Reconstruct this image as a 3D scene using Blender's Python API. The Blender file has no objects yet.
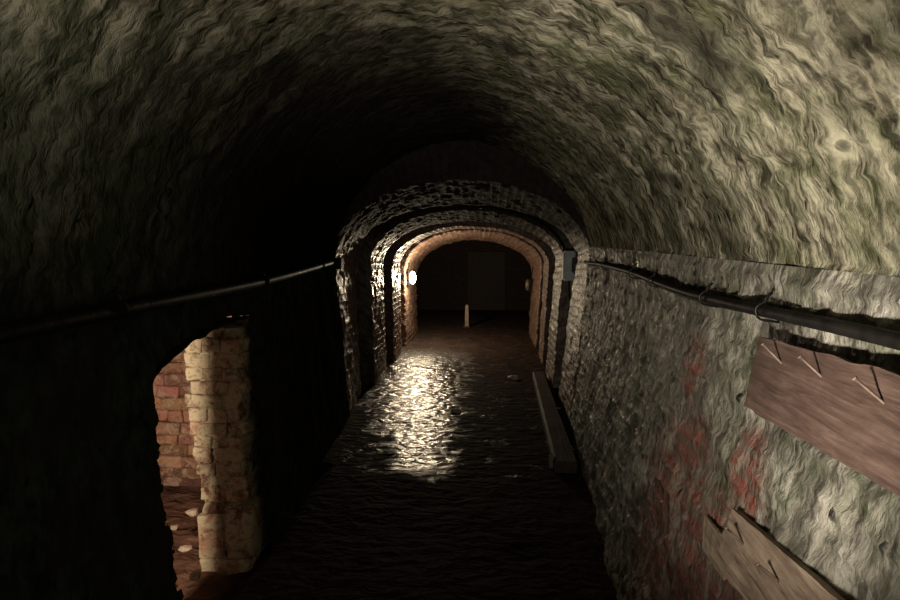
import bpy, bmesh, math, random
from mathutils import Vector, noise, Matrix
random.seed(7)
sc = bpy.context.scene
COL = sc.collection
PI = math.pi
sc.view_settings.view_transform = 'Standard'
sc.view_settings.look = 'None'
sc.view_settings.exposure = 0.0

# ------------------------------------------------------------------ helpers
def tag(o, label=None, cat=None, group=None, kind=None):
    if label: o['label'] = label
    if cat: o['category'] = cat
    if group: o['group'] = group
    if kind: o['kind'] = kind
    return o

def link(name, me, mat=None, parent=None):
    o = bpy.data.objects.new(name, me)
    COL.objects.link(o)
    if mat: me.materials.append(mat)
    if parent: o.parent = parent
    return o

def empty(name, loc, rot=(0, 0, 0)):
    o = bpy.data.objects.new(name, None)
    o.empty_display_size = .1
    COL.objects.link(o); o.location = loc; o.rotation_euler = rot
    return o

def from_bm(name, bm, mat, parent=None, smooth=False):
    me = bpy.data.meshes.new(name)
    bmesh.ops.recalc_face_normals(bm, faces=bm.faces)
    bm.to_mesh(me); bm.free()
    if smooth:
        for p in me.polygons: p.use_smooth = True
    return link(name, me, mat, parent)

def lerp(a, b, t): return a + (b - a) * t
def sstep(a, b, x):
    t = max(0., min(1., (x - a) / (b - a))); return t * t * (3 - 2 * t)

def fbm(x, y, z, o=4):
    return noise.fractal(Vector((x, y, z)), 0.9, 2.1, o)

def brick_h(u, v, h=.078, l=.235, seed=0.):
    """relief of a brick bond: u across the courses, v along them"""
    u = u + .012 * noise.noise(Vector((u * 3, v * 4, seed)))
    r = math.floor(u / h)
    vv = v / l + (.5 if int(r) % 2 else 0.) + .06 * noise.noise(Vector((r * 1.7, v * 2, seed)))
    fu = u / h - r; fv = vv - math.floor(vv)
    eu = min(fu, 1 - fu) * h; ev = min(fv, 1 - fv) * l
    m = sstep(.002, .013, min(eu, ev))
    k = noise.noise(Vector((r * 3.3 + 11, math.floor(vv) * 5.7, seed)))
    return m * (1 + .8 * k)

def grid_mesh(name, P, U, mat, parent=None, disp=None, skip=None, kind=None, flip=False, smooth=True):
    """P[j][i] positions, U[j][i] = (u, v); displaced along the surface normal"""
    nj, ni = len(P), len(P[0])
    out = []
    for j in range(nj):
        row = P[j]; jm = P[max(j - 1, 0)]; jp = P[min(j + 1, nj - 1)]
        for i in range(ni):
            p = row[i]
            if disp:
                a = row[min(i + 1, ni - 1)] - row[max(i - 1, 0)]
                b = jp[i] - jm[i]
                n = a.cross(b)
                if n.length > 1e-12: n.normalize()
                if flip: n = -n
                p = p + n * disp(U[j][i][0], U[j][i][1], p)
            out.append(p)
    F = []; FU = []
    for j in range(nj - 1):
        for i in range(ni - 1):
            if skip and skip(U[j][i], P[j][i]): continue
            q = (j * ni + i, j * ni + i + 1, (j + 1) * ni + i + 1, (j + 1) * ni + i)
            uu = (U[j][i], U[j][i + 1], U[j + 1][i + 1], U[j + 1][i])
            if flip: q = q[::-1]; uu = uu[::-1]
            F.append(q); FU.extend(uu)
    me = bpy.data.meshes.new(name)
    me.from_pydata([tuple(v) for v in out], [], F)
    uv = me.uv_layers.new(name='UVMap')
    uv.data.foreach_set('uv', [c for t in FU for c in t])
    if smooth: me.polygons.foreach_set('use_smooth', [True] * len(me.polygons))
    me.update()
    o = link(name, me, mat, parent)
    if kind: o['kind'] = kind
    return o

def resample(pts, step):
    """even points along a polyline; returns points and cumulative lengths"""
    L = [0.]
    for a, b in zip(pts, pts[1:]): L.append(L[-1] + (b - a).length)
    n = max(2, int(round(L[-1] / step)))
    out, us = [], []; k = 0
    for i in range(n + 1):
        s = L[-1] * i / n
        while k < len(pts) - 2 and L[k + 1] < s: k += 1
        t = (s - L[k]) / max(1e-9, L[k + 1] - L[k])
        out.append(pts[k].lerp(pts[k + 1], t)); us.append(s)
    return out, us

# ------------------------------------------------------------------ materials
class NT:
    def __init__(s, name):
        s.m = bpy.data.materials.new(name); s.m.use_nodes = True
        s.t = s.m.node_tree; s.t.nodes.clear()
        s.out = s.t.nodes.new('ShaderNodeOutputMaterial')
        s.b = s.t.nodes.new('ShaderNodeBsdfPrincipled')
        s.t.links.new(s.b.outputs[0], s.out.inputs[0])
    def n(s, ty, **kw):
        x = s.t.nodes.new(ty)
        for k, v in kw.items(): setattr(x, k, v)
        return x
    def l(s, a, b): s.t.links.new(a, b)
    def set(s, sock, v):
        if hasattr(v, 'node'): s.l(v, sock)
        else: sock.default_value = v
    def uv(s): return s.n('ShaderNodeUVMap', uv_map='UVMap').outputs[0]
    def obj(s): return s.n('ShaderNodeTexCoord').outputs['Object']
    def map(s, vec, scale=(1, 1, 1), loc=(0, 0, 0), rot=(0, 0, 0)):
        x = s.n('ShaderNodeMapping'); s.l(vec, x.inputs[0])
        x.inputs['Scale'].default_value = scale; x.inputs['Location'].default_value = loc
        x.inputs['Rotation'].default_value = rot
        return x.outputs[0]
    def noise(s, vec, scale, detail=6, rough=.6, dist=0., out='Fac'):
        x = s.n('ShaderNodeTexNoise'); s.l(vec, x.inputs['Vector'])
        x.inputs['Scale'].default_value = scale; x.inputs['Detail'].default_value = detail
        x.inputs['Roughness'].default_value = rough; x.inputs['Distortion'].default_value = dist
        return x.outputs[out]
    def vor(s, vec, scale, feature='F1', out='Distance'):
        x = s.n('ShaderNodeTexVoronoi', feature=feature); s.l(vec, x.inputs['Vector'])
        x.inputs['Scale'].default_value = scale
        return x.outputs[out]
    def ramp(s, fac, stops):
        x = s.n('ShaderNodeValToRGB'); s.l(fac, x.inputs[0])
        e = x.color_ramp.elements
        while len(e) < len(stops): e.new(.5)
        for k, (p, c) in zip(e, stops):
            k.position = p
            k.color = (c, c, c, 1) if not isinstance(c, tuple) else (*c, 1)
        return x.outputs[0]
    def mix(s, f, a, b, mode='MIX'):
        x = s.n('ShaderNodeMix', data_type='RGBA', blend_type=mode)
        s.set(x.inputs[0], f)
        for i, v in ((6, a), (7, b)):
            if isinstance(v, tuple): v = (*v, 1) if len(v) == 3 else v
            s.set(x.inputs[i], v)
        return x.outputs[2]
    def math(s, op, a, b=0., c=None, clamp=False):
        x = s.n('ShaderNodeMath', operation=op, use_clamp=clamp)
        s.set(x.inputs[0], a); s.set(x.inputs[1], b)
        if c is not None: s.set(x.inputs[2], c)
        return x.outputs[0]
    def xyz(s, vec):
        x = s.n('ShaderNodeSeparateXYZ'); s.l(vec, x.inputs[0]); return x.outputs
    def bump(s, h, strength, dist=.01, prev=None):
        x = s.n('ShaderNodeBump'); s.l(h, x.inputs['Height'])
        x.inputs['Strength'].default_value = strength; x.inputs['Distance'].default_value = dist
        if prev: s.l(prev, x.inputs['Normal'])
        return x.outputs[0]
    def blob(s, vec, cx, cy, rx, ry, soft=.5):
        """1 inside an ellipse of the surface coordinates, with a soft edge"""
        c = s.xyz(vec)
        dx = s.math('DIVIDE', s.math('SUBTRACT', c[0], cx), rx)
        dy = s.math('DIVIDE', s.math('SUBTRACT', c[1], cy), ry)
        d = s.math('SQRT', s.math('ADD', s.math('MULTIPLY', dx, dx), s.math('MULTIPLY', dy, dy)))
        x = s.n('ShaderNodeMapRange', interpolation_type='SMOOTHSTEP')
        s.l(d, x.inputs[0]); x.inputs[1].default_value = 1 + soft; x.inputs[2].default_value = 1 - soft
        x.inputs[3].default_value = 0; x.inputs[4].default_value = 1
        return x.outputs[0]
    def done(s, color=None, rough=.7, normal=None, metal=0., spec=.5, coat=0.):
        if color is not None: s.set(s.b.inputs['Base Color'], (*color, 1) if isinstance(color, tuple) else color)
        s.set(s.b.inputs['Roughness'], rough); s.set(s.b.inputs['Metallic'], metal)
        s.set(s.b.inputs['Specular IOR Level'], spec); s.set(s.b.inputs['Coat Weight'], coat)
        if normal: s.l(normal, s.b.inputs['Normal'])
        return s.m

def mat_wash(name, ramp, spec=.45, rmin=.36, shaded=None, moss_shade=None, patches=(), stain=(.035, .032, .022), green=(.09, .115, .045), green_amt=.55, bump=.9, stain_lo=.42):
    """limewashed old brick, mossy, with optional painted shade; UV = (metres round the vault, metres along)"""
    s = NT(name); uv = s.uv()
    uvA = s.map(uv, (1, 1.2, 1))
    warp = s.noise(uvA, 3.2, 3, .5, 0, 'Color')
    w = s.n('ShaderNodeVectorMath', operation='MULTIPLY_ADD'); s.l(warp, w.inputs[0])
    w.inputs[1].default_value = (.07, .07, 0); s.l(uvA, w.inputs[2]); wv = w.outputs[0]
    n1 = s.noise(s.map(wv, (.8, 1.15, 1)), 8, 6, .6, .35)
    n2 = s.noise(s.map(wv, (1, 1, 1), (5, 3, 0)), 2.2, 5, .6, .6)
    n3 = s.noise(s.map(wv, (.8, 1.25, 1), (9, 1, 0)), 19, 4, .55, .3)
    col = s.ramp(n1, ramp)
    col = s.mix(s.math('MULTIPLY', s.ramp(n3, [(.46, 0.), (.6, 1.)]), .5), col, (ramp[-1][1][0] * 1.15, ramp[-1][1][1] * 1.13, ramp[-1][1][2] * 1.1))
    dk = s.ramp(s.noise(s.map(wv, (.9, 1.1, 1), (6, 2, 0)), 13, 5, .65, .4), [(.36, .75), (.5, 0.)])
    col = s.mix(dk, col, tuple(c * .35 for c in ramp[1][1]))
    g = s.math('MULTIPLY', s.ramp(s.noise(s.map(uv, (1, 1.4, 1), (2, 7, 0)), 2.6, 5, .65, .8), [(.46, 0.), (.66, 1.)]), green_amt)
    col = s.mix(g, col, green)
    st = s.math('MULTIPLY', s.ramp(n2, [(stain_lo - .12, 1.), (stain_lo + .06, 0.)]), .85)
    col = s.mix(st, col, stain)
    # bare red brick where the wash has come off
    br = s.n('ShaderNodeTexBrick'); s.l(s.map(wv, (1, 1, 1), (0, 0, 0), (0, 0, PI / 2)), br.inputs[0])
    br.inputs['Color1'].default_value = (.24, .08, .058, 1); br.inputs['Color2'].default_value = (.15, .06, .042, 1)
    br.inputs['Mortar'].default_value = (.13, .105, .075, 1); br.inputs['Scale'].default_value = 1
    br.inputs['Brick Width'].default_value = .42; br.inputs['Row Height'].default_value = .085
    br.inputs['Mortar Size'].default_value = .012; br.inputs['Mortar Smooth'].default_value = .6
    if patches:
        tot = None
        for (cx, cy, rx, ry) in patches:
            b = s.blob(uv, cx, cy, rx, ry, .45)
            tot = b if tot is None else s.math('MAXIMUM', tot, b)
        edge = s.ramp(s.noise(wv, 7, 5, .65, 1.), [(.38, 0.), (.56, 1.)])
        pm = s.math('MULTIPLY', tot, s.math('ADD', s.math('MULTIPLY', edge, .4), .75), clamp=True)
        bc = s.mix(s.ramp(n1, [(.5, 0.), (.6, .85)]), br.outputs[0], (.26, .2, .15))
        col = s.mix(pm, col, bc)
    # pits
    pit = s.ramp(s.vor(s.map(wv, (1, 1, 1), (3, 3, 0)), 6.5), [(.05, 1.), (.13, 0.)])
    col = s.mix(s.math('MULTIPLY', pit, .75), col, (.015, .014, .01))
    h = s.math('ADD', s.math('MULTIPLY', n1, 1.3), s.math('MULTIPLY', n3, .9))
    h = s.math('SUBTRACT', h, s.math('MULTIPLY', pit, .7))
    nb = s.bump(h, bump, .028)
    nb = s.bump(s.noise(uv, 55, 3, .5, .2), .2, .004, nb)
    rgh = s.ramp(n3, [(.35, rmin), (.62, .75)])
    if moss_shade:  # dark moss deepened with painted shade along the left of the vault
        d = s.blob(s.map(wv, (1, 1 / 1.2, 1)), *moss_shade)
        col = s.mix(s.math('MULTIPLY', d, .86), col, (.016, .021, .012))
    if shaded:  # shade of the unlit far vault painted into the colour
        d = s.blob(s.map(wv, (1, 1 / 1.2, 1)), *shaded)
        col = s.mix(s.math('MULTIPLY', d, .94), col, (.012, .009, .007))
    return s.done(col, rgh, nb, spec=spec)

PALE = [(.36, (.03, .026, .018)), (.47, (.15, .132, .088)), (.58, (.42, .38, .27))]
M = {}
M['vault'] = mat_wash('mossy_limewash_vault', PALE, spec=0., rmin=.8, shaded=(.95, 6.1, 1.45, 3.9, .3), moss_shade=(.05, 2.5, .92, 9., .45), green=(.09, .105, .042), green_amt=.65, stain_lo=.45)
# right wall: u = height above floor, v = depth along the tunnel
M['wall_r'] = mat_wash('limewash_right_wall', [(.36, (.04, .034, .027)), (.47, (.15, .13, .1)), (.6, (.38, .35, .28))],
    patches=[(.72, 2.62, .36, .38), (1.08, 2.02, .16, .14), (.45, 2.4, .4, .55), (1.27, 2.75, .14, .14), (.7, 2.1, .25, .25)], green=(.085, .1, .045), green_amt=.7, stain_lo=.46)
M['wall_l'] = mat_wash('dark_left_wall', [(.3, (.010, .012, .009)), (.5, (.03, .034, .026)), (.7, (.06, .068, .052))], spec=0., rmin=.9, bump=.5, green=(.05, .06, .035), stain_lo=.5)  # tones lowered to put the wall's lack of lamp light into its colour

def mat_brick(name, c1, c2, mortar, rough=(.25, .6), scale=1., rowh=.078, bw=.235, swap=True, spec=.5, bump=.8, wash=None, dim_crown=False):
    s = NT(name); uv = s.uv()
    v = s.map(uv, (1, 1, 1), (0, 0, 0), (0, 0, PI / 2 if swap else 0))
    w = s.n('ShaderNodeVectorMath', operation='MULTIPLY_ADD'); s.l(s.noise(v, 5, 3, .5, 0, 'Color'), w.inputs[0])
    w.inputs[1].default_value = (.02, .02, 0); s.l(v, w.inputs[2])
    br = s.n('ShaderNodeTexBrick'); s.l(w.outputs[0], br.inputs[0])
    br.inputs['Color1'].default_value = (*c1, 1); br.inputs['Color2'].default_value = (*c2, 1)
    br.inputs['Mortar'].default_value = (*mortar, 1); br.inputs['Scale'].default_value = 1
    br.inputs['Brick Width'].default_value = bw; br.inputs['Row Height'].default_value = rowh
    br.inputs['Mortar Size'].default_value = .008; br.inputs['Mortar Smooth'].default_value = .5
    n = s.noise(uv, 14, 6, .65, .8)
    col = s.mix(s.ramp(n, [(.35, .6), (.65, 0.)]), br.outputs[0], tuple(x * .3 for x in c1))
    if wash: col = s.mix(s.ramp(s.noise(s.map(uv, (1, 1, 1), (4, 4, 0)), 7, 5, .7, 1.), [(.44, 0.), (.6, .9)]), col, wash)
    rr = s.ramp(s.noise(uv, 20, 3, .6, 0), [(.35, rough[0]), (.65, rough[1])])
    if dim_crown:  # crown toned down in colour and sheen against the lamp's glow
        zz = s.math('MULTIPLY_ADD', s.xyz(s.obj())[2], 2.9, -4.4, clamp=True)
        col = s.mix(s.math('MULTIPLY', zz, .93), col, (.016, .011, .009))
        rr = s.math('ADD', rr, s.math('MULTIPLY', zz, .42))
    h = s.math('ADD', s.math('MULTIPLY', n, 1.), s.math('MULTIPLY', br.outputs['Fac'], -.5))
    nb = s.bump(h, bump, .02)
    nb = s.bump(s.noise(uv, 70, 3, .6, .4), .4, .004, nb)
    return s.done(col, rr, nb, spec=s.math('MULTIPLY_ADD', zz, -.75 * spec, spec) if dim_crown else spec)

M['arch'] = mat_brick('wet_glazed_arch_brick', (.17, .095, .065), (.10, .06, .045), (.10, .08, .06), (.26, .5), spec=.55, wash=(.26, .2, .14), dim_crown=True)
M['arch_far'] = mat_brick('warm_far_arch_brick', (.17, .088, .066), (.13, .064, .05), (.14, .09, .07), (.3, .6), wash=(.19, .13, .09))
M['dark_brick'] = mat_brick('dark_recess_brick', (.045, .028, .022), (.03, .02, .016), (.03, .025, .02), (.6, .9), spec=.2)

def mat_loose_brick(name, base, wash, amount):
    s = NT(name); o = s.obj()
    n = s.noise(o, 9, 6, .65, 1.); n2 = s.noise(s.map(o, (1, 1, 1), (3, 1, 8)), 26, 4, .6, 1.)
    ob = s.n('ShaderNodeVertexColor', layer_name='tone').outputs[0]
    col = s.mix(.85, base, ob, 'MULTIPLY')
    col = s.mix(s.ramp(n, [(amount - .06, 0.), (amount + .06, .9)]), col, wash)
    col = s.mix(s.ramp(n2, [(.33, .65), (.48, 0.)]), col, (.07, .045, .03))
    nb = s.bump(s.math('ADD', n, s.math('MULTIPLY', n2, .6)), .8, .02)
    return s.done(col, .8, nb, spec=.3)
M['pier'] = mat_loose_brick('flaking_limewashed_brick', (.45, .24, .18), (.62, .54, .38), .46)
M['rear_brick'] = mat_loose_brick('old_pink_brick', (.5, .27, .2), (.52, .36, .27), .55)

def mat_floor():
    s = NT('wet_earth_floor'); o = s.obj(); c = s.xyz(o)
    n = s.noise(o, 5, 6, .62, .8); nf = s.noise(o, 34, 5, .6, .5)
    col = s.ramp(n, [(.3, (.014, .009, .007)), (.55, (.032, .02, .016)), (.75, (.055, .034, .027))])
    col = s.mix(s.ramp(nf, [(.55, 0.), (.72, .5)]), col, (.12, .075, .055))
    # standing water from 4.7 m on, left and middle of the passage
    edge = s.noise(o, 3., 4, .6, .5)
    yy = s.math('ADD', c[1], s.math('MULTIPLY', s.math('SUBTRACT', edge, .5), .7))
    near = s.math('MULTIPLY_ADD', yy, 4., -18.3, clamp=True)
    xx = s.math('ADD', c[0], s.math('MULTIPLY', s.math('SUBTRACT', s.noise(s.map(o, (1, 1, 1), (7, 2, 0)), 4., 4, .7, .6), .5), 1.1))
    side = s.math('MULTIPLY_ADD', xx, -5., -1.2, clamp=True)
    lb = s.math('ADD', s.math('MULTIPLY_ADD', c[1], .27, -.50), xx)
    side = s.math('MULTIPLY', side, s.math('MULTIPLY_ADD', lb, 5., .3, clamp=True))
    pud = s.ramp(s.noise(s.map(o, (1, 1.4, 1), (1, 9, 0)), 3.4, 4, .6, .3), [(.60, 0.), (.64, 1.)])
    wet = s.math('MULTIPLY', near, s.math('MAXIMUM', side, pud))
    far = s.math('MULTIPLY_ADD', c[1], .7, -6.0, clamp=True)
    wet = s.math('MULTIPLY', wet, s.math('SUBTRACT', 1., s.math('MULTIPLY', far, .9)))
    rg = s.n('ShaderNodeMapRange'); s.l(wet, rg.inputs[0]); rg.inputs[3].default_value = .85; rg.inputs[4].default_value = .2
    w1 = s.noise(s.map(o, (1, 1.7, 1)), 8., 2, .5, .4)
    w2 = s.noise(s.map(o, (1, 1.8, 1), (5, 5, 0)), 19, 3, .6, .6)
    nb = s.bump(s.math('ADD', w1, s.math('MULTIPLY', w2, .15)), .95, .04)
    nb = s.bump(nf, .12, .003, nb)
    soil = s.math('MULTIPLY', s.math('MULTIPLY_ADD', c[0], -6., -8.2, clamp=True), s.math('MULTIPLY_ADD', c[1], -4., 19.6, clamp=True))
    col = s.mix(soil, col, s.ramp(n, [(.3, (.09, .045, .032)), (.6, (.2, .105, .075)), (.75, (.32, .2, .15))]))
    spec = s.math('MULTIPLY_ADD', wet, .95, .05)
    s.b.inputs['Coat Roughness'].default_value = .16; s.l(nb, s.b.inputs['Coat Normal'])
    return s.done(col, rg.outputs[0], nb, spec=spec, coat=s.math('MULTIPLY', wet, .45))
M['floor'] = mat_floor()

def mat_wood(name, a, b, c, axis_scale=(9, .7, 9)):
    s = NT(name); o = s.obj()
    v = s.map(o, axis_scale)
    n = s.noise(v, 5, 7, .65, .6); k = s.noise(s.map(v, (1, 1, 1), (4, 4, 4)), 16, 4, .6, 0.)
    f = s.math('ADD', s.math('MULTIPLY', n, .75), s.math('MULTIPLY', k, .25))
    col = s.ramp(f, [(.36, a), (.5, b), (.66, c)])
    col = s.mix(s.ramp(s.noise(o, 7, 4, .6, .5), [(.35, .45), (.6, 0.)]), col, a)
    return s.done(col, .7, s.bump(f, .6, .012), spec=.3)
M['plank_red'] = mat_wood('reddish_plank', (.05, .028, .02), (.10, .06, .046), (.17, .108, .083))
M['plank_pale'] = mat_wood('pale_plank', (.10, .07, .046), (.28, .2, .14), (.42, .33, .235))
M['sill'] = mat_wood('damp_dark_timber', (.025, .016, .013), (.055, .035, .028), (.09, .06, .045))
s = NT('rusty_nail_steel'); M['nail'] = s.done(s.ramp(s.noise(s.obj(), 60, 4), [(.3, (.13, .08, .055)), (.7, (.26, .19, .14))]), .6, metal=.2)
s = NT('black_rubber_sheath'); M['pipe'] = s.done(s.ramp(s.noise(s.obj(), 12, 4), [(.3, (.006, .005, .005)), (.7, (.02, .017, .015))]), .5, s.bump(s.noise(s.obj(), 25, 4), .3, .01), spec=.05)
s = NT('tarnished_clip'); M['clip'] = s.done((.02, .017, .015), .45, metal=.5)
s = NT('grey_enclosure'); M['box'] = s.done(s.ramp(s.noise(s.obj(), 14, 4), [(.3, (.35, .37, .35)), (.7, (.55, .57, .54))]), .5)
s = NT('black_cast_metal'); M['cast'] = s.done((.02, .018, .016), .5, metal=.6)
s = NT('pale_stake_wood'); M['stake'] = s.done(s.ramp(s.noise(s.obj(), 12, 5), [(.3, (.2, .14, .1)), (.7, (.36, .27, .2))]), .6)
s = NT('lit_lamp_glass'); s.b.inputs['Emission Color'].default_value = (1, .80, .46, 1); s.b.inputs['Emission Strength'].default_value = 14.
M['glow'] = s.done((.9, .8, .6), .3)
s = NT('unlit_lamp_glass'); M['glass'] = s.done((.09, .065, .05), .4)
s = NT('rough_pale_stone'); M['stone'] = s.done(s.ramp(s.noise(s.obj(), 12, 5), [(.3, (.4, .3, .23)), (.7, (.75, .6, .48))]), .6, s.bump(s.noise(s.obj(), 20, 5), .6, .02))  # tone brightened for the lamp glints on the floor; rubble shares it

# ------------------------------------------------------------------ near tunnel
def XR0(y): return min(.46 + .046 * y, .76)        # right wall at the floor
def XR1(y): return .90
def XL0(y): return -(1.03 + .055 * y)
def XL1(y): return -(1.12 + .060 * y)
ZR, ZL, ZC = 1.66, 1.50, 2.62
Y0, Y1 = -2.0, 6.12

def lump(u, v, seed, amp):
    return amp * (fbm(u * 2.6, v * 4.4, seed, 5) * .5 + abs(fbm(u * 7 + 9, v * 10, seed + 4, 4)) * .36 - .12)

def sections(profile, ya, yb, sv, su):
    """rows of points round the section for even steps along the tunnel"""
    nv = int((yb - ya) / sv); P = []; U = []
    n = None
    for j in range(nv + 1):
        y = lerp(ya, yb, j / nv)
        pts = profile(y)
        if n is None:
            n = int(sum((b - a).length for a, b in zip(pts, pts[1:])) / su)
        L = sum((b - a).length for a, b in zip(pts, pts[1:]))
        r, us = resample(pts, L / n)
        r = r[:n + 1]; us = us[:n + 1]
        P.append(r); U.append([(u, y) for u in us])
    return P, U

def prof_right(y): return [Vector((XR0(y), y, -.05)), Vector((lerp(XR0(y), XR1(y), .62), y, .85)), Vector((XR1(y) - .01, y, 1.42)), Vector((XR1(y), y, ZR))]
def prof_left(y): return [Vector((XL0(y), y, -.05)), Vector((XL1(y), y, ZL))]
def prof_vault(y):
    xl, xr = XL1(y), XR1(y); c = -.17; pts = []
    a0 = .28
    for k in range(33):
        t = PI * k / 32
        if t <= PI / 2:
            x = c - (c - xl) * math.cos(t); z = ZL + (ZC - ZL) * math.sin(t)
        else:
            tt = min(t, PI - a0 * (t - PI / 2) / (PI / 2))
            x = c + (xr - c) * (-math.cos(tt)) / math.cos(a0)
            z = ZR + (ZC - ZR) * (math.sin(tt) - math.sin(a0) * ((t - PI / 2) / (PI / 2))) if True else 0
            x = c + (xr - c) * (-math.cos(tt)) / lerp(1, math.cos(a0), (t - PI / 2) / (PI / 2))
        pts.append(Vector((x, y, z)))
    return pts

def d_wash(seed, amp=.05, b=.006, seam=None, calm=None):
    def f(u, v, p):
        fade = 1.
        if seam: fade = min(sstep(seam[0] - .0, seam[0] + .12, u) if seam[0] is not None else 1, sstep(seam[1], seam[1] - .12, u) if seam[1] is not None else 1)
        if calm: fade *= 1 - .4 * sstep(2.2, 4.0, v) * sstep(calm + .5, calm, u)
        return fade * lump(u, v, seed, amp) + (.35 if calm and u < calm and v > 3 else 1.) * b * brick_h(u, v, .085, .24, seed)
    return f

P, U = sections(prof_right, Y0, Y1, .018, .014)
LR = U[0][-1][0]
grid_mesh('wall_right', P, U, M['wall_r'], disp=d_wash(1.3, .055, .006, (None, LR)), kind='structure', flip=True)
P, U = sections(prof_vault, Y0, Y1, .02, .018)
LV = U[0][-1][0]
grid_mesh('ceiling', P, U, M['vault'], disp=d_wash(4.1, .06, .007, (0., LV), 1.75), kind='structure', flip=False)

# left wall with the low side opening
OY0, OY1 = 2.27, 3.44
def open_top(y):
    t = (y - OY0) / (OY1 - OY0)
    return 1.225 + .115 * math.sin(PI * min(1, max(0, t)) ** .8 * .72)
def rag(z): return .03 * noise.noise(Vector((0, 2.2, z * 9))) + .02 * noise.noise(Vector((5, 2.2, z * 27)))
def in_open(uv, p):
    return OY0 - rag(p.z) - .01 * 0 < p.y < OY1 and p.z < open_top(p.y) + .012 * noise.noise(Vector((p.y * 14, 3, 1)))
P, U = sections(prof_left, Y0, Y1, .018, .016)
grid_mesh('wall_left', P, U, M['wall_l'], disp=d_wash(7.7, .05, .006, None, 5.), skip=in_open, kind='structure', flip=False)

# reveal of the side opening (thickness of the left wall)
path = [Vector((0, OY0, -.05)), Vector((0, OY0, open_top(OY0)))]
for k in range(1, 17):
    y = lerp(OY0, OY1, k / 16); path.append(Vector((0, y, open_top(y))))
pts, us = resample(path, .03)
P = []; U = []
for j in range(13):
    x = lerp(-1.235, -1.68, j / 12)
    P.append([Vector((x, p.y - rag(p.z) * (1 if p.y < OY0 + .01 else 0), p.z + (.0 if j < 1 else 0))) for p in pts]); U.append([(u, x) for u in us])
grid_mesh('trim_1', P, U, M['wall_l'], disp=lambda u, v, p: .012 * fbm(u * 9, v * 9, 3), kind='structure')

def slab(name, lo, hi, mat, kind='structure', parent=None):
    bm = bmesh.new(); bmesh.ops.create_cube(bm, size=1)
    for v in bm.verts:
        v.co = Vector([lerp(lo[k], hi[k], v.co[k] + .5) for k in range(3)])
    bmesh.ops.subdivide_edges(bm, edges=bm.edges[:], cuts=3, use_grid_fill=True)
    o = from_bm(name, bm, mat, parent)
    uv = o.data.uv_layers.new(name='UVMap')
    for p in o.data.polygons:
        for li in p.loop_indices:
            c = o.data.vertices[o.data.loops[li].vertex_index].co
            n = p.normal
            uv.data[li].uv = (c.z, c.x + c.y) if abs(n.z) < .5 else (c.x, c.y)
    if kind: o['kind'] = kind
    return o
# outer skin of the left wall, as seen from the side passage
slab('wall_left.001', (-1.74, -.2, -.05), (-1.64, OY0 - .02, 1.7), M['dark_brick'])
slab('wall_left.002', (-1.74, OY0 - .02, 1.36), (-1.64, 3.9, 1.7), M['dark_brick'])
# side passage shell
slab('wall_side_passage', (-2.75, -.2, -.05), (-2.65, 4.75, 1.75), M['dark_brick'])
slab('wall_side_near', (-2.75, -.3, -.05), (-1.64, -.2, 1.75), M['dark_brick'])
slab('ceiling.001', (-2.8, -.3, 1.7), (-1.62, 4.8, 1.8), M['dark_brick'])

# floor
P = []; U = []
def fl(xa, xb, ya, yb, st):
    nx, ny = int((xb - xa) / st), int((yb - ya) / st)
    return [[Vector((lerp(xa, xb, i / nx), lerp(ya, yb, j / ny), 0)) for i in range(nx + 1)] for j in range(ny + 1)]
P = fl(-2.9, 1.7, -2.0, 16.2, .035)
U = [[(p.x, p.y) for p in r] for r in P]
def d_floor(u, v, p):
    a = .5 if v > 4.6 else 1.
    d = a * .018 * fbm(u * 2.3, v * 2.3, 8.8, 5)
    if v < 4.8: d -= .13 * sstep(-1.18, -1.4, u) * sstep(2.0, 2.8, v) if u < -1.18 else 0
    if u < -1.3 and v < 4.8: d += .035 * abs(fbm(u * 6, v * 6, 2.2, 4))
    return d
grid_mesh('floor', P, U, M['floor'], disp=d_floor, kind='structure')

# tunnel shell beyond the first arch, and the dark chamber at the end
def prof_far(y):
    xl, xr = -1.95, 1.3
    if y > 11.8: xl, xr = -2.6, 1.6
    c, w = (xl + xr) / 2, (xr - xl) / 2
    pts = [Vector((xl, y, -.05))]
    for k in range(17):
        t = PI * k / 16; pts.append(Vector((c - w * math.cos(t), y, 1.45 + 1.1 * math.sin(t))))
    pts.append(Vector((xr, y, -.05)))
    return pts
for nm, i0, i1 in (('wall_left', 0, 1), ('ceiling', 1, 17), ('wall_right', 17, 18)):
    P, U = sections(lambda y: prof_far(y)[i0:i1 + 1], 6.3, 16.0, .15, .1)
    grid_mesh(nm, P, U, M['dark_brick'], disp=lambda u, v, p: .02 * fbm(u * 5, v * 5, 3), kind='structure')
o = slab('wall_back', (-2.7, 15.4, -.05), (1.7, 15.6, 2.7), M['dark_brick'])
# framed opening in the end wall
t = empty('door_1', (-.12, 15.36, 0)); t['kind'] = 'structure'
M['frame'] = mat_wood('dark_door_timber', (.02, .014, .011), (.035, .025, .02), (.05, .038, .03))
for lo, hi in (((-.44, 0, 0), (-.36, .06, 1.3)), ((.36, 0, 0), (.44, .06, 1.3)), ((-.44, 0, 1.3), (.44, .06, 1.38))):
    slab('door_frame', lo, hi, M['frame'], None, t)
slab('door_panel', (-.36, .02, 0), (.36, .05, 1.3), M['frame'], None, t)

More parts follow.
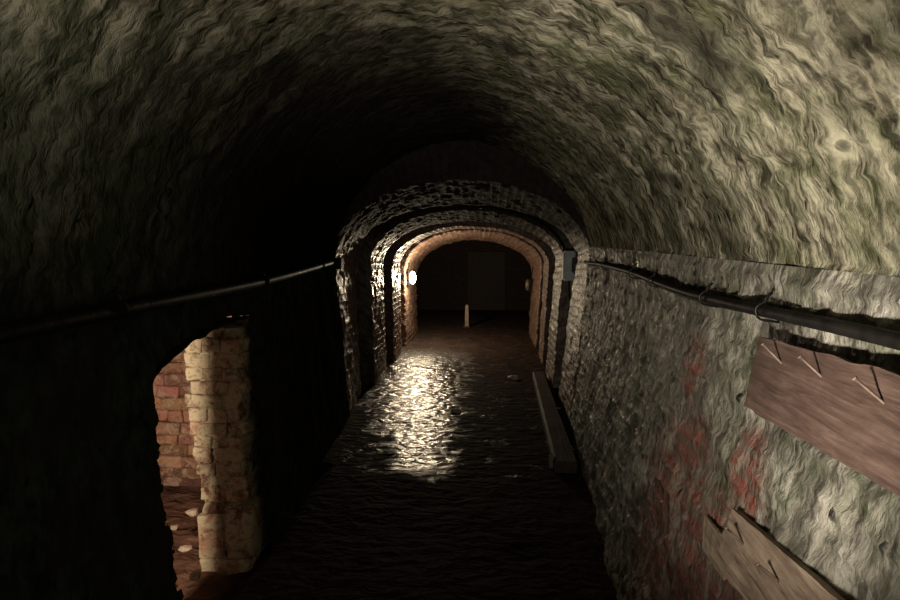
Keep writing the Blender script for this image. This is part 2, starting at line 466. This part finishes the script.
# ------------------------------------------------------------------ brick arches
def inner(xlb, xls, zsl, zc, xrs, zsr, xrb, y, n=48):
    c, w = (xls + xrs) / 2, (xrs - xls) / 2
    pts = [Vector((xlb, y, -.04))]
    for k in range(n + 1):
        t = PI * k / n; zs = lerp(zsl, zsr, k / n)
        pts.append(Vector((c - w * math.cos(t), y, zs + (zc - zs) * math.sin(t) ** .92)))
    pts.append(Vector((xrb, y, -.04)))
    return pts
def outer(pts, th):
    out = []
    for i, p in enumerate(pts):
        a = pts[max(i - 1, 0)]; b = pts[min(i + 1, len(pts) - 1)]
        d = (b - a).normalized(); nrm = Vector((-d.z, 0, d.x))
        q = p + nrm * th; q.z = max(q.z, -.04) if 0 < i < len(pts) - 1 else -.04
        out.append(q)
    return out
def arch(label, A, ya, B, yb, mat, th, su, relief, seed, name='brick_arch'):
    pa, pb = inner(*A, ya), inner(*B, yb)
    oa, ob = outer(pa, th), outer(pb, th)
    L = sum((b - a).length for a, b in zip(pa, pa[1:])); n = int(L / su)
    ra, us = resample(pa, L / n); 
    def rs(q):
        # same parameter spacing as the near inner edge
        Lq = sum((b - a).length for a, b in zip(q, q[1:])); r, _ = resample(q, Lq / n); return r[:n + 1]
    ra = ra[:n + 1]; us = us[:n + 1]
    rb, roa, rob = rs(pb), rs(oa), rs(ob)
    P = []; U = []; v = 0
    def seg(q0, q1, length, first):
        nonlocal v
        m = max(2, int(length / su))
        for j in range(0 if first else 1, m + 1):
            P.append([a.lerp(b, j / m) for a, b in zip(q0, q1)])
            U.append([(u, v + length * j / m) for u in us])
        v += length
    seg(roa, ra, th, True); seg(ra, rb, yb - ya, False); seg(rb, rob, th, False)
    def d(u, vv, p):
        return relief * brick_h(u, vv, .078, .2, seed) + .016 * fbm(u * 6, vv * 6, seed, 4) - .006
    return tag(grid_mesh(name, P, U, mat, disp=d, flip=False), label, 'arch')

arch('wide dark brick arch with glinting wet bricks at the end of the rough vault',
     (-1.40, -1.50, 1.48, 2.27, .90, 1.51, .735), 6.05, (-1.44, -1.49, 1.46, 2.09, .895, 1.50, .735), 7.02, M['arch'], .42, .02, .007, 1.)
arch('wet brown brick arch just beyond the grey box, with a glinting left shoulder',
     (-1.36, -1.405, 1.41, 2.045, .81, 1.457, .71), 7.46, (-1.36, -1.40, 1.38, 1.94, .80, 1.42, .70), 8.3, M['arch'], .42, .02, .008, 2.)
arch('narrow brown brick arch rib in front of the warm lit arch that holds the lamp',
     (-1.345, -1.365, 1.29, 1.886, .765, 1.36, .70), 8.84, (-1.345, -1.36, 1.26, 1.86, .765, 1.33, .70), 9.6, M['arch_far'], .42, .025, .009, 3.)
arch('farthest brick arch glowing warm orange round the lit lamp, dark chamber behind it',
     (-1.345, -1.366, 1.19, 1.83, .768, 1.27, .69), 10.2, (-1.34, -1.368, .92, 1.68, .715, 1.08, .675), 11.7, M['arch_far'], .42, .025, .008, 4.)

# ------------------------------------------------------------------ bricks stacked in the side opening
def rough_box(bm, lo, hi, seed, jit=.006, bev=.012, tone=None, cuts=2):
    r = bmesh.ops.create_cube(bm, size=1)
    vs = r['verts']
    for v in vs: v.co = Vector([lerp(lo[k], hi[k], v.co[k] + .5) + random.uniform(-jit, jit) for k in range(3)])
    es = {e for v in vs for e in v.link_edges}
    res = bmesh.ops.bevel(bm, geom=list(es), offset=bev, segments=2, affect='EDGES', profile=.6)
    fs = {f for v in res['verts'] for f in v.link_faces}
    es = {e for f in fs for e in f.edges}
    es = [e for e in es if e.calc_length() > .04]
    sub = bmesh.ops.subdivide_edges(bm, edges=es, cuts=cuts, use_grid_fill=True)
    vv = set(v for f in fs if f.is_valid for v in f.verts) | {g for g in sub['geom'] if isinstance(g, bmesh.types.BMVert)}
    lay = bm.loops.layers.color.get('tone') or bm.loops.layers.color.new('tone')
    t = tone or random.uniform(.6, 1.15)
    allf = set()
    for v in vv:
        if v.is_valid:
            v.co += Vector(noise.noise_vector(v.co * 16 + Vector((seed, 0, 0)))) * .013
            allf.update(v.link_faces)
    tr, tg, tb = t, t * random.uniform(.85, 1.05), t * random.uniform(.8, 1.0)
    for f in allf:
        f.smooth = True
        for l in f.loops: l[lay] = (tr, tg, tb, 1)

pier = empty('brick_pier', (-1.48, 3.55, 0))
tag(pier, 'tall pier of flaking limewashed bricks lit inside the low side opening, darkening to its right', 'brick pier')
z = .0
# two big blocks at the foot
bm = bmesh.new()
rough_box(bm, (-.135, -.18, -.16), (.16, .2, -.052), 1, .003, .012, 1.1)
rough_box(bm, (-.145, -.175, -.045), (.0, .2, .20), 2, .004, .016, 1.15)
rough_box(bm, (.015, -.17, -.045), (.17, .2, .25), 3, .004, .018, .85)
from_bm('base_block', bm, M['pier'], pier)
bm = bmesh.new(); z = .215; row = 0
while z < 1.20:
    h = random.choice((.062, .072, .078, .085, .07))
    t = (z - .26) / 1.07
    left = -.125 - .05 * sstep(0, .5, t) + random.uniform(-.022, .022)
    right = .13
    xs = [left]
    x = left + random.choice((.105, .21, .15))
    while x < right - .06: xs.append(x); x += random.choice((.105, .2, .14))
    xs.append(right + random.uniform(-.02, .02))
    for a, b in zip(xs, xs[1:]):
        dy = random.uniform(-.018, .018)
        rough_box(bm, (a + .002, -.165 + dy, z + .001), (b - .002, .12, z + h), row, .004, .010)
    z += h + .004; row += 1
from_bm('brick_courses', bm, M['pier'], pier)
# mortar core behind the bricks
bm = bmesh.new(); rough_box(bm, (-.11, -.152, -.1), (.13, .34, 1.26), 5, .0, .01, .55); from_bm('mortar_core', bm, M['pier'], pier)

bm = bmesh.new(); z = .02; row = 0
while z < 1.5:
    h = random.choice((.075, .085, .09, .08)); x = -2.62 + random.uniform(0, .1)
    while x < -1.5:
        w = random.choice((.11, .22, .2, .16))
        dy = random.uniform(-.025, .02)
        rough_box(bm, (x + .003, 4.36 + dy, z + .003), (min(x + w, -1.5), 4.6, z + h - .002), row, .006, .014)
        x += w
    z += h; row += 1
rough_box(bm, (-2.62, 4.40, -.05), (-1.5, 4.7, 1.6), 3, 0, .01, .5)
o = from_bm('wall_side_back', bm, M['rear_brick']); o['kind'] = 'structure'

# rubble on the side passage floor
def stone(name, loc, r, mat, seed):
    bm = bmesh.new(); bmesh.ops.create_icosphere(bm, subdivisions=2, radius=r)
    for v in bm.verts:
        k = 1 + .45 * noise.noise(v.co * (1.4 / r) + Vector((seed, 0, 0)))
        v.co = Vector((v.co.x * 1.3 * k, v.co.y * k, v.co.z * .6 * k))
    o = from_bm(name, bm, mat, None, False); o.location = loc; o.rotation_euler = (0, 0, seed)
    return o
for k, (x, y, r, lb) in enumerate([
    (-1.86, 3.82, .035, 'pale flat brick fragment left of the pier, farthest of the fragments'),
    (-1.88, 3.62, .022, 'small pale stone chip on the floor left of the pier, between two other fragments'),
    (-1.69, 3.36, .028, 'white broken chip of stone lying against the left edge of the pier foot'),
    (-1.50, 3.08, .03, 'small pale lump of rubble just in front of the pier base block'),
    (-1.57, 2.98, .018, 'tiny pale grit lump nearest the camera in front of the brick pier')]):
    tag(stone('stone_fragment', (x, y, r * .35 + .012), r, M['stone'], k * 1.7), lb, 'stone', 'rubble round the foot of the brick pier')
for x, y, r, lb in ((-.35, 6.35, .04, 'added pale stone standing in for a lamp glint right of the bright water streak'),
                    (.28, 7.9, .055, 'added pale stone standing in for a lamp glint near the far end of the timber sill on the right')):
    tag(stone('glint_stone', (x, y, r * .3), r, M['stone'], x), lb, 'stone')  # made-up stones whose pale colour imitates lamp glints on the wet floor

# ------------------------------------------------------------------ pipes along the springing
def tube(name, pts, rad, mat, parent=None, seg=12, wob=0.):
    P = []
    for i, p in enumerate(pts):
        a = pts[max(i - 1, 0)]; b = pts[min(i + 1, len(pts) - 1)]; d = (b - a).normalized()
        up = Vector((0, 0, 1)) if abs(d.z) < .9 else Vector((0, 1, 0))
        s1 = d.cross(up).normalized(); s2 = s1.cross(d)
        rr = rad(i / (len(pts) - 1)) if callable(rad) else rad
        P.append([p + (s1 * math.cos(2 * PI * k / seg) + s2 * math.sin(2 * PI * k / seg)) * rr for k in range(seg)])
    V = [tuple(v) for r in P for v in r]; n = len(P)
    F = [(i * seg + k, i * seg + (k + 1) % seg, (i + 1) * seg + (k + 1) % seg, (i + 1) * seg + k) for i in range(n - 1) for k in range(seg)]
    F += [tuple(range(seg))[::-1], tuple((n - 1) * seg + k for k in range(seg))]
    me = bpy.data.meshes.new(name); me.from_pydata(V, [], F)
    me.polygons.foreach_set('use_smooth', [True] * len(me.polygons)); me.update()
    return link(name, me, mat, parent)
def clip(parent, loc, w=.03, tail=.03):
    pts = [Vector((loc[0] + (.02 if loc[0] > 0 else -.02), loc[1], loc[2] + .03 + tail)), Vector((loc[0], loc[1], loc[2] + .03 + tail * .3))]
    for k in range(9):
        t = PI / 2 - PI * k / 8
        sg = -1 if loc[0] > 0 else 1
        pts.append(Vector((loc[0] + sg * .028 * math.cos(t), loc[1], loc[2] + .028 * math.sin(t))))
    pts.append(Vector((loc[0] + (.05 if loc[0] > 0 else -.05), loc[1], loc[2] - .035)))
    return tube('pipe_clip', pts, .0045, M['clip'], parent, 6)

rp = empty('wall_pipe', (0, 0, 0))
tag(rp, 'long black pipe running along the top of the right wall above the planks', 'pipe')
def pz(y): return 1.52 + .012 * math.sin(y * 1.7) + .01 * noise.noise(Vector((y * .9, 1, 1)))
def px_(y): return .855 + .008 * math.sin(y * 1.1 + 1)
pts = [Vector((px_(y), y, pz(y))) for y in [-1.5 + .1 * k for k in range(77)]]
tube('pipe_run', pts, lambda t: lerp(.024, .013, t), M['pipe'], rp)
for y in (2.08, 2.62, 3.45, 3.95, 5.0): clip(rp, (px_(y), y, pz(y)))
for k, y in enumerate((2.3, 3.0)):   # second slim cable twisted along it
    pass
tube('slim_cable', [Vector((px_(y) + .012, y, pz(y) - .018 - .004 * math.sin(y * 2.6))) for y in [-1.5 + .12 * k for k in range(63)]], .007, M['pipe'], rp, 8)

lp = empty('wall_pipe', (0, 0, 0))
tag(lp, 'black pipe barely visible along the top of the dark left wall', 'pipe')
pts = [Vector((XL1(y) + .05, y, 1.51 + .012 * math.sin(y * 1.3))) for y in [-1.5 + .1 * k for k in range(76)]]
tube('pipe_run', pts, .026, M['pipe'], lp)
for y in (2.0, 3.6, 5.2): clip(lp, (XL1(y) + .05, y, 1.51 + .012 * math.sin(y * 1.3)))
jb = empty('junction_box', (-1.43, 5.92, 1.50))
tag(jb, 'small dark junction box at the left springing where the left pipe meets the nearest arch', 'junction box')
def bev_box(name, lo, hi, mat, parent, bev=.006):
    bm = bmesh.new(); bmesh.ops.create_cube(bm, size=1)
    for v in bm.verts: v.co = Vector([lerp(lo[k], hi[k], v.co[k] + .5) for k in range(3)])
    bmesh.ops.bevel(bm, geom=bm.edges[:], offset=bev, segments=2, affect='EDGES')
    return from_bm(name, bm, mat, parent)
bev_box('housing', (-.05, -.06, -.05), (.06, .05, .05), M['cast'], jb); bev_box('lid', (-.045, -.072, -.045), (.055, -.058, .045), M['cast'], jb, .004)

# cable over the right shoulder of the second arch
ca = []
A2 = inner(-1.36, -1.405, 1.41, 2.045, .81, 1.457, .71, 7.40)
for p in A2[27:50]: ca.append(Vector((p.x + .015, 7.395, p.z + .035)))
ca.append(Vector((.90, 7.25, 1.5))); 
cb = tube('arch_cable', ca, .018, M['pipe'])
tag(cb, 'thick black cable following the right shoulder of the second arch down to the grey box', 'cable')

# grey box behind the first arch
gb = empty('electrical_box', (.81, 7.13, 1.46))
tag(gb, 'tall pale grey box fixed high on the right between the two nearest arches', 'electrical box')
bev_box('housing', (-.03, -.06, -.19), (.09, .06, .13), M['box'], gb, .012)
bev_box('bracket', (.05, -.13, -.1), (.16, -.055, .06), M['cast'], gb, .006)
bev_box('cover', (-.04, -.052, -.18), (-.028, .052, .12), M['box'], gb, .004)
tube('cable_tail', [Vector((.03, 0, -.19)), Vector((.035, 0, -.5)), Vector((-.0, .0, -1.3))], .008, M['pipe'], gb, 8)

# ------------------------------------------------------------------ planks with nails on the right wall
def plank(name, label, corners, thick, mat, notch=True, seed=0):
    """corners: TL, TR, BR, BL on the wall face (far end is left)"""
    TL, TR, BR, BL = [Vector(c) for c in corners]
    root = empty(name, (TL + BR) / 2); c0 = root.location.copy()
    nx, nz = 60, 12; F = []; V = []
    nrm = (TR - TL).cross(BL - TL).normalized()
    if nrm.x > 0: nrm = -nrm
    def pt(i, j, side):
        s, t = i / nx, j / nz
        p = TL.lerp(TR, s).lerp(BL.lerp(BR, s), t)
        e = .006 * noise.noise(Vector((s * 9, t * 2, seed)))
        if j in (0, nz): p = p + (TL - BL).normalized() * (.006 * noise.noise(Vector((s * 16, t, seed + 3))))
        if i == 0: p = p + (TL - TR).normalized() * (.018 * noise.noise(Vector((t * 5, 2, seed))))
        g = .0016 * noise.noise(Vector((s * 4, t * 30, seed)))
        return p + nrm * (side * thick / 2 + (g + e * .3 if side > 0 else 0)) - c0
    for sd in (1, -1):
        for j in range(nz + 1):
            for i in range(nx + 1): V.append(pt(i, j, sd))
    N = (nx + 1) * (nz + 1); ix = lambda i, j, k: k * N + j * (nx + 1) + i
    for j in range(nz):
        for i in range(nx):
            F.append((ix(i, j, 0), ix(i + 1, j, 0), ix(i + 1, j + 1, 0), ix(i, j + 1, 0)))
            F.append((ix(i, j, 1), ix(i, j + 1, 1), ix(i + 1, j + 1, 1), ix(i + 1, j, 1)))
    for i in range(nx):
        F.append((ix(i, 0, 0), ix(i, 0, 1), ix(i + 1, 0, 1), ix(i + 1, 0, 0)))
        F.append((ix(i, nz, 0), ix(i + 1, nz, 0), ix(i + 1, nz, 1), ix(i, nz, 1)))
    for j in range(nz):
        F.append((ix(0, j, 0), ix(0, j + 1, 0), ix(0, j + 1, 1), ix(0, j, 1)))
        F.append((ix(nx, j, 0), ix(nx, j, 1), ix(nx, j + 1, 1), ix(nx, j + 1, 0)))
    me = bpy.data.meshes.new('board'); me.from_pydata([tuple(v) for v in V], [], F); me.update()
    link('board', me, mat, root)
    return root, nrm
def nail(root, base, tip, r=.0033):
    c0 = root.location
    a, b = Vector(base) - c0, Vector(tip) - c0
    tube('nail', [a, a.lerp(b, .5), b - (b - a) * .04, b - (b - a) * .035, b], lambda t: r if t < .7 else r * 1.9, M['nail'], root, 8)

UP, un = plank('wall_plank', 'broad reddish-brown plank with protruding nails high on the right wall just under the black pipe',
    ((.845, 2.06, 1.437), (.845, .55, 1.50), (.795, .5, 1.28), (.795, 2.03, 1.222)), .026, M['plank_red'], seed=1)
LP_, ln = plank('wall_plank', 'paler plank with two nails low on the right wall at the bottom edge of the view',
    ((.755, 1.97, .915), (.755, .6, 1.05), (.69, .6, .86), (.70, 1.96, .748)), .03, M['plank_pale'], seed=5)
SP, sn = plank('wood_offcut', 'small thin wood offcut sticking out behind the far end of the lower plank',
    ((.735, 2.19, .80), (.735, 1.93, .81), (.71, 1.93, .71), (.71, 2.12, .715)), .012, M['plank_pale'], seed=9)
tag(UP, 'broad reddish-brown plank with three nails high on the right wall just under the black pipe', 'plank')
tag(LP_, 'paler plank with two nails low on the right wall at the bottom of the view', 'plank')
tag(SP, 'small thin wood offcut sticking out behind the far end of the lower plank', 'wood piece')
for (y, z, dy, dz) in ((1.862, 1.379, .04, .063), (1.64, 1.39, .035, .058), (1.37, 1.389, .055, .058)):
    nail(UP, (.832, y, z), (.778, y + dy, z + dz))
for (y, z, dy, dz) in ((1.83, .870, .0, .052), (1.59, .887, .02, .042)):
    nail(LP_, (.728, y, z), (.672, y + dy, z + dz))
# timber sill on the floor along the right wall
ts = empty('timber_sill', (.53, 6.3, 0)); 
tag(ts, 'long wet timber sill lying on the floor along the foot of the right wall', 'timber')
def beam(name, x0a, x1a, x0b, x1b, ya, yb, z0, z1, mat, parent, off):
    bm = bmesh.new(); n = 30; rows = []
    for i in range(n + 1):
        t = i / n; y = lerp(ya, yb, t); a = lerp(x0a, x0b, t); b = lerp(x1a, x1b, t)
        w = lambda k: .008 * noise.noise(Vector((y * 4, k, 2)))
        rows.append([bm.verts.new(Vector(q) - off) for q in ((a + w(1), y, z0), (b, y, z0), (b + w(2), y, z1 + w(3)), (lerp(a, b, .12) + w(4), y, z1 + w(5)), (a + w(6), y, z1 - .02))])
    for r, q in zip(rows, rows[1:]):
        for k in range(5): bm.faces.new((r[k], r[(k + 1) % 5], q[(k + 1) % 5], q[k]))
    bm.faces.new(rows[0]); bm.faces.new(rows[-1][::-1])
    return from_bm(name, bm, mat, parent)
beam('beam', .47, .64, .51, .64, 4.72, 7.95, -.02, .09, M['sill'], ts, Vector((.53, 6.3, 0)))
bev_box('metal_cleat', (-.085, -1.5, .0), (-.05, -1.44, .10), M['nail'], ts, .004)

# ------------------------------------------------------------------ lamps
def bulkhead(label, loc, lit):
    r = empty('bulkhead_lamp', loc); tag(r, label, 'lamp')
    bev_box('back_plate', (-.075, -.05, -.12), (-.05, .06, .12), M['cast'], r, .008)
    bm = bmesh.new(); bmesh.ops.create_uvsphere(bm, u_segments=20, v_segments=12, radius=1)
    for v in bm.verts: v.co = Vector((v.co.x * .052, v.co.y * .055, v.co.z * .105))
    from_bm('lamp_glass', bm, M['glow'] if lit else M['glass'], r, True)
    for zz in (-.115, .115):
        pass
    tube('cable_tail', [Vector((-.06, 0, .12)), Vector((-.06, 0, .2)), Vector((-.085, .05, .34))], .008, M['pipe'], r, 6)
    return r
bulkhead('small glowing warm white lamp on the left side of the farthest arch', (-1.262, 10.35, 1.085), True)
bulkhead('small unlit lamp barely visible on the right inside of the farthest arch', (.635, 11.35, .90), False).rotation_euler = (0, 0, PI)
st = empty('marker_stake', (-.47, 12.4, 0)); tag(st, 'slim pale upright stake standing on the floor of the dark end chamber', 'stake')
bm = bmesh.new()
ring = []
for zz, w in ((0, .036), (.2, .034), (.40, .03), (.44, .016)):
    ring.append([bm.verts.new((sx * w, sy * w, zz)) for sx, sy in ((-1, -1), (1, -1), (1, 1), (-1, 1))])
for a, b in zip(ring, ring[1:]):
    for k in range(4): bm.faces.new((a[k], a[(k + 1) % 4], b[(k + 1) % 4], b[k]))
bm.faces.new(ring[-1]); bm.faces.new(ring[0][::-1])
from_bm('stake_shaft', bm, M['stake'], st)
bev_box('foot_block', (-.06, -.06, 0), (.06, .06, .03), M['sill'], st, .006)

# ------------------------------------------------------------------ lights
def light(name, ty, loc, energy, color, size=.05, target=None, **kw):
    d = bpy.data.lights.new(name, ty); d.energy = energy; d.color = color
    if ty in ('POINT', 'SPOT'): d.shadow_soft_size = size
    if ty == 'AREA': d.size = size
    for k, v in kw.items(): setattr(d, k, v)
    o = bpy.data.objects.new(name, d); COL.objects.link(o); o.location = loc
    if target is not None:
        o.rotation_euler = (Vector(target) - Vector(loc)).to_track_quat('-Z', 'Y').to_euler()
    return o
light('torch', 'SPOT', (.04, .92, 1.2), 125, (1, .93, .82), .05, target=(.90, 2.5, 1.92), spot_size=math.radians(108), spot_blend=1.)
light('tunnel_lamp', 'POINT', (-1.16, 10.22, 1.085), 88, (1, .81, .55), .07)
light('side_lamp', 'POINT', (-1.85, 1.50, 1.05), 165, (1, .80, .58), .05)
light('ceiling_glow', 'SPOT', (-.25, .3, 1.5), 80, (1, .93, .82), .08, target=(-.62, 1.75, 2.75), spot_size=math.radians(88), spot_blend=1.)
light('low_fill', 'POINT', (.1, -1.2, 1.3), 6., (.75, .95, .8), .4)

w = bpy.data.worlds.new('World'); sc.world = w; w.use_nodes = True
bg = w.node_tree.nodes['Background']; bg.inputs[0].default_value = (.9, .8, .75, 1); bg.inputs[1].default_value = .006

# ------------------------------------------------------------------ camera
cam = bpy.data.cameras.new('Camera'); cam.sensor_width = 36; cam.lens = 26.0; cam.clip_start = .02
co = bpy.data.objects.new('Camera', cam); COL.objects.link(co)
co.location = (0, 0, 1.75); co.rotation_euler = (math.radians(90 - 5.615), 0, math.radians(3.667))
sc.camera = co
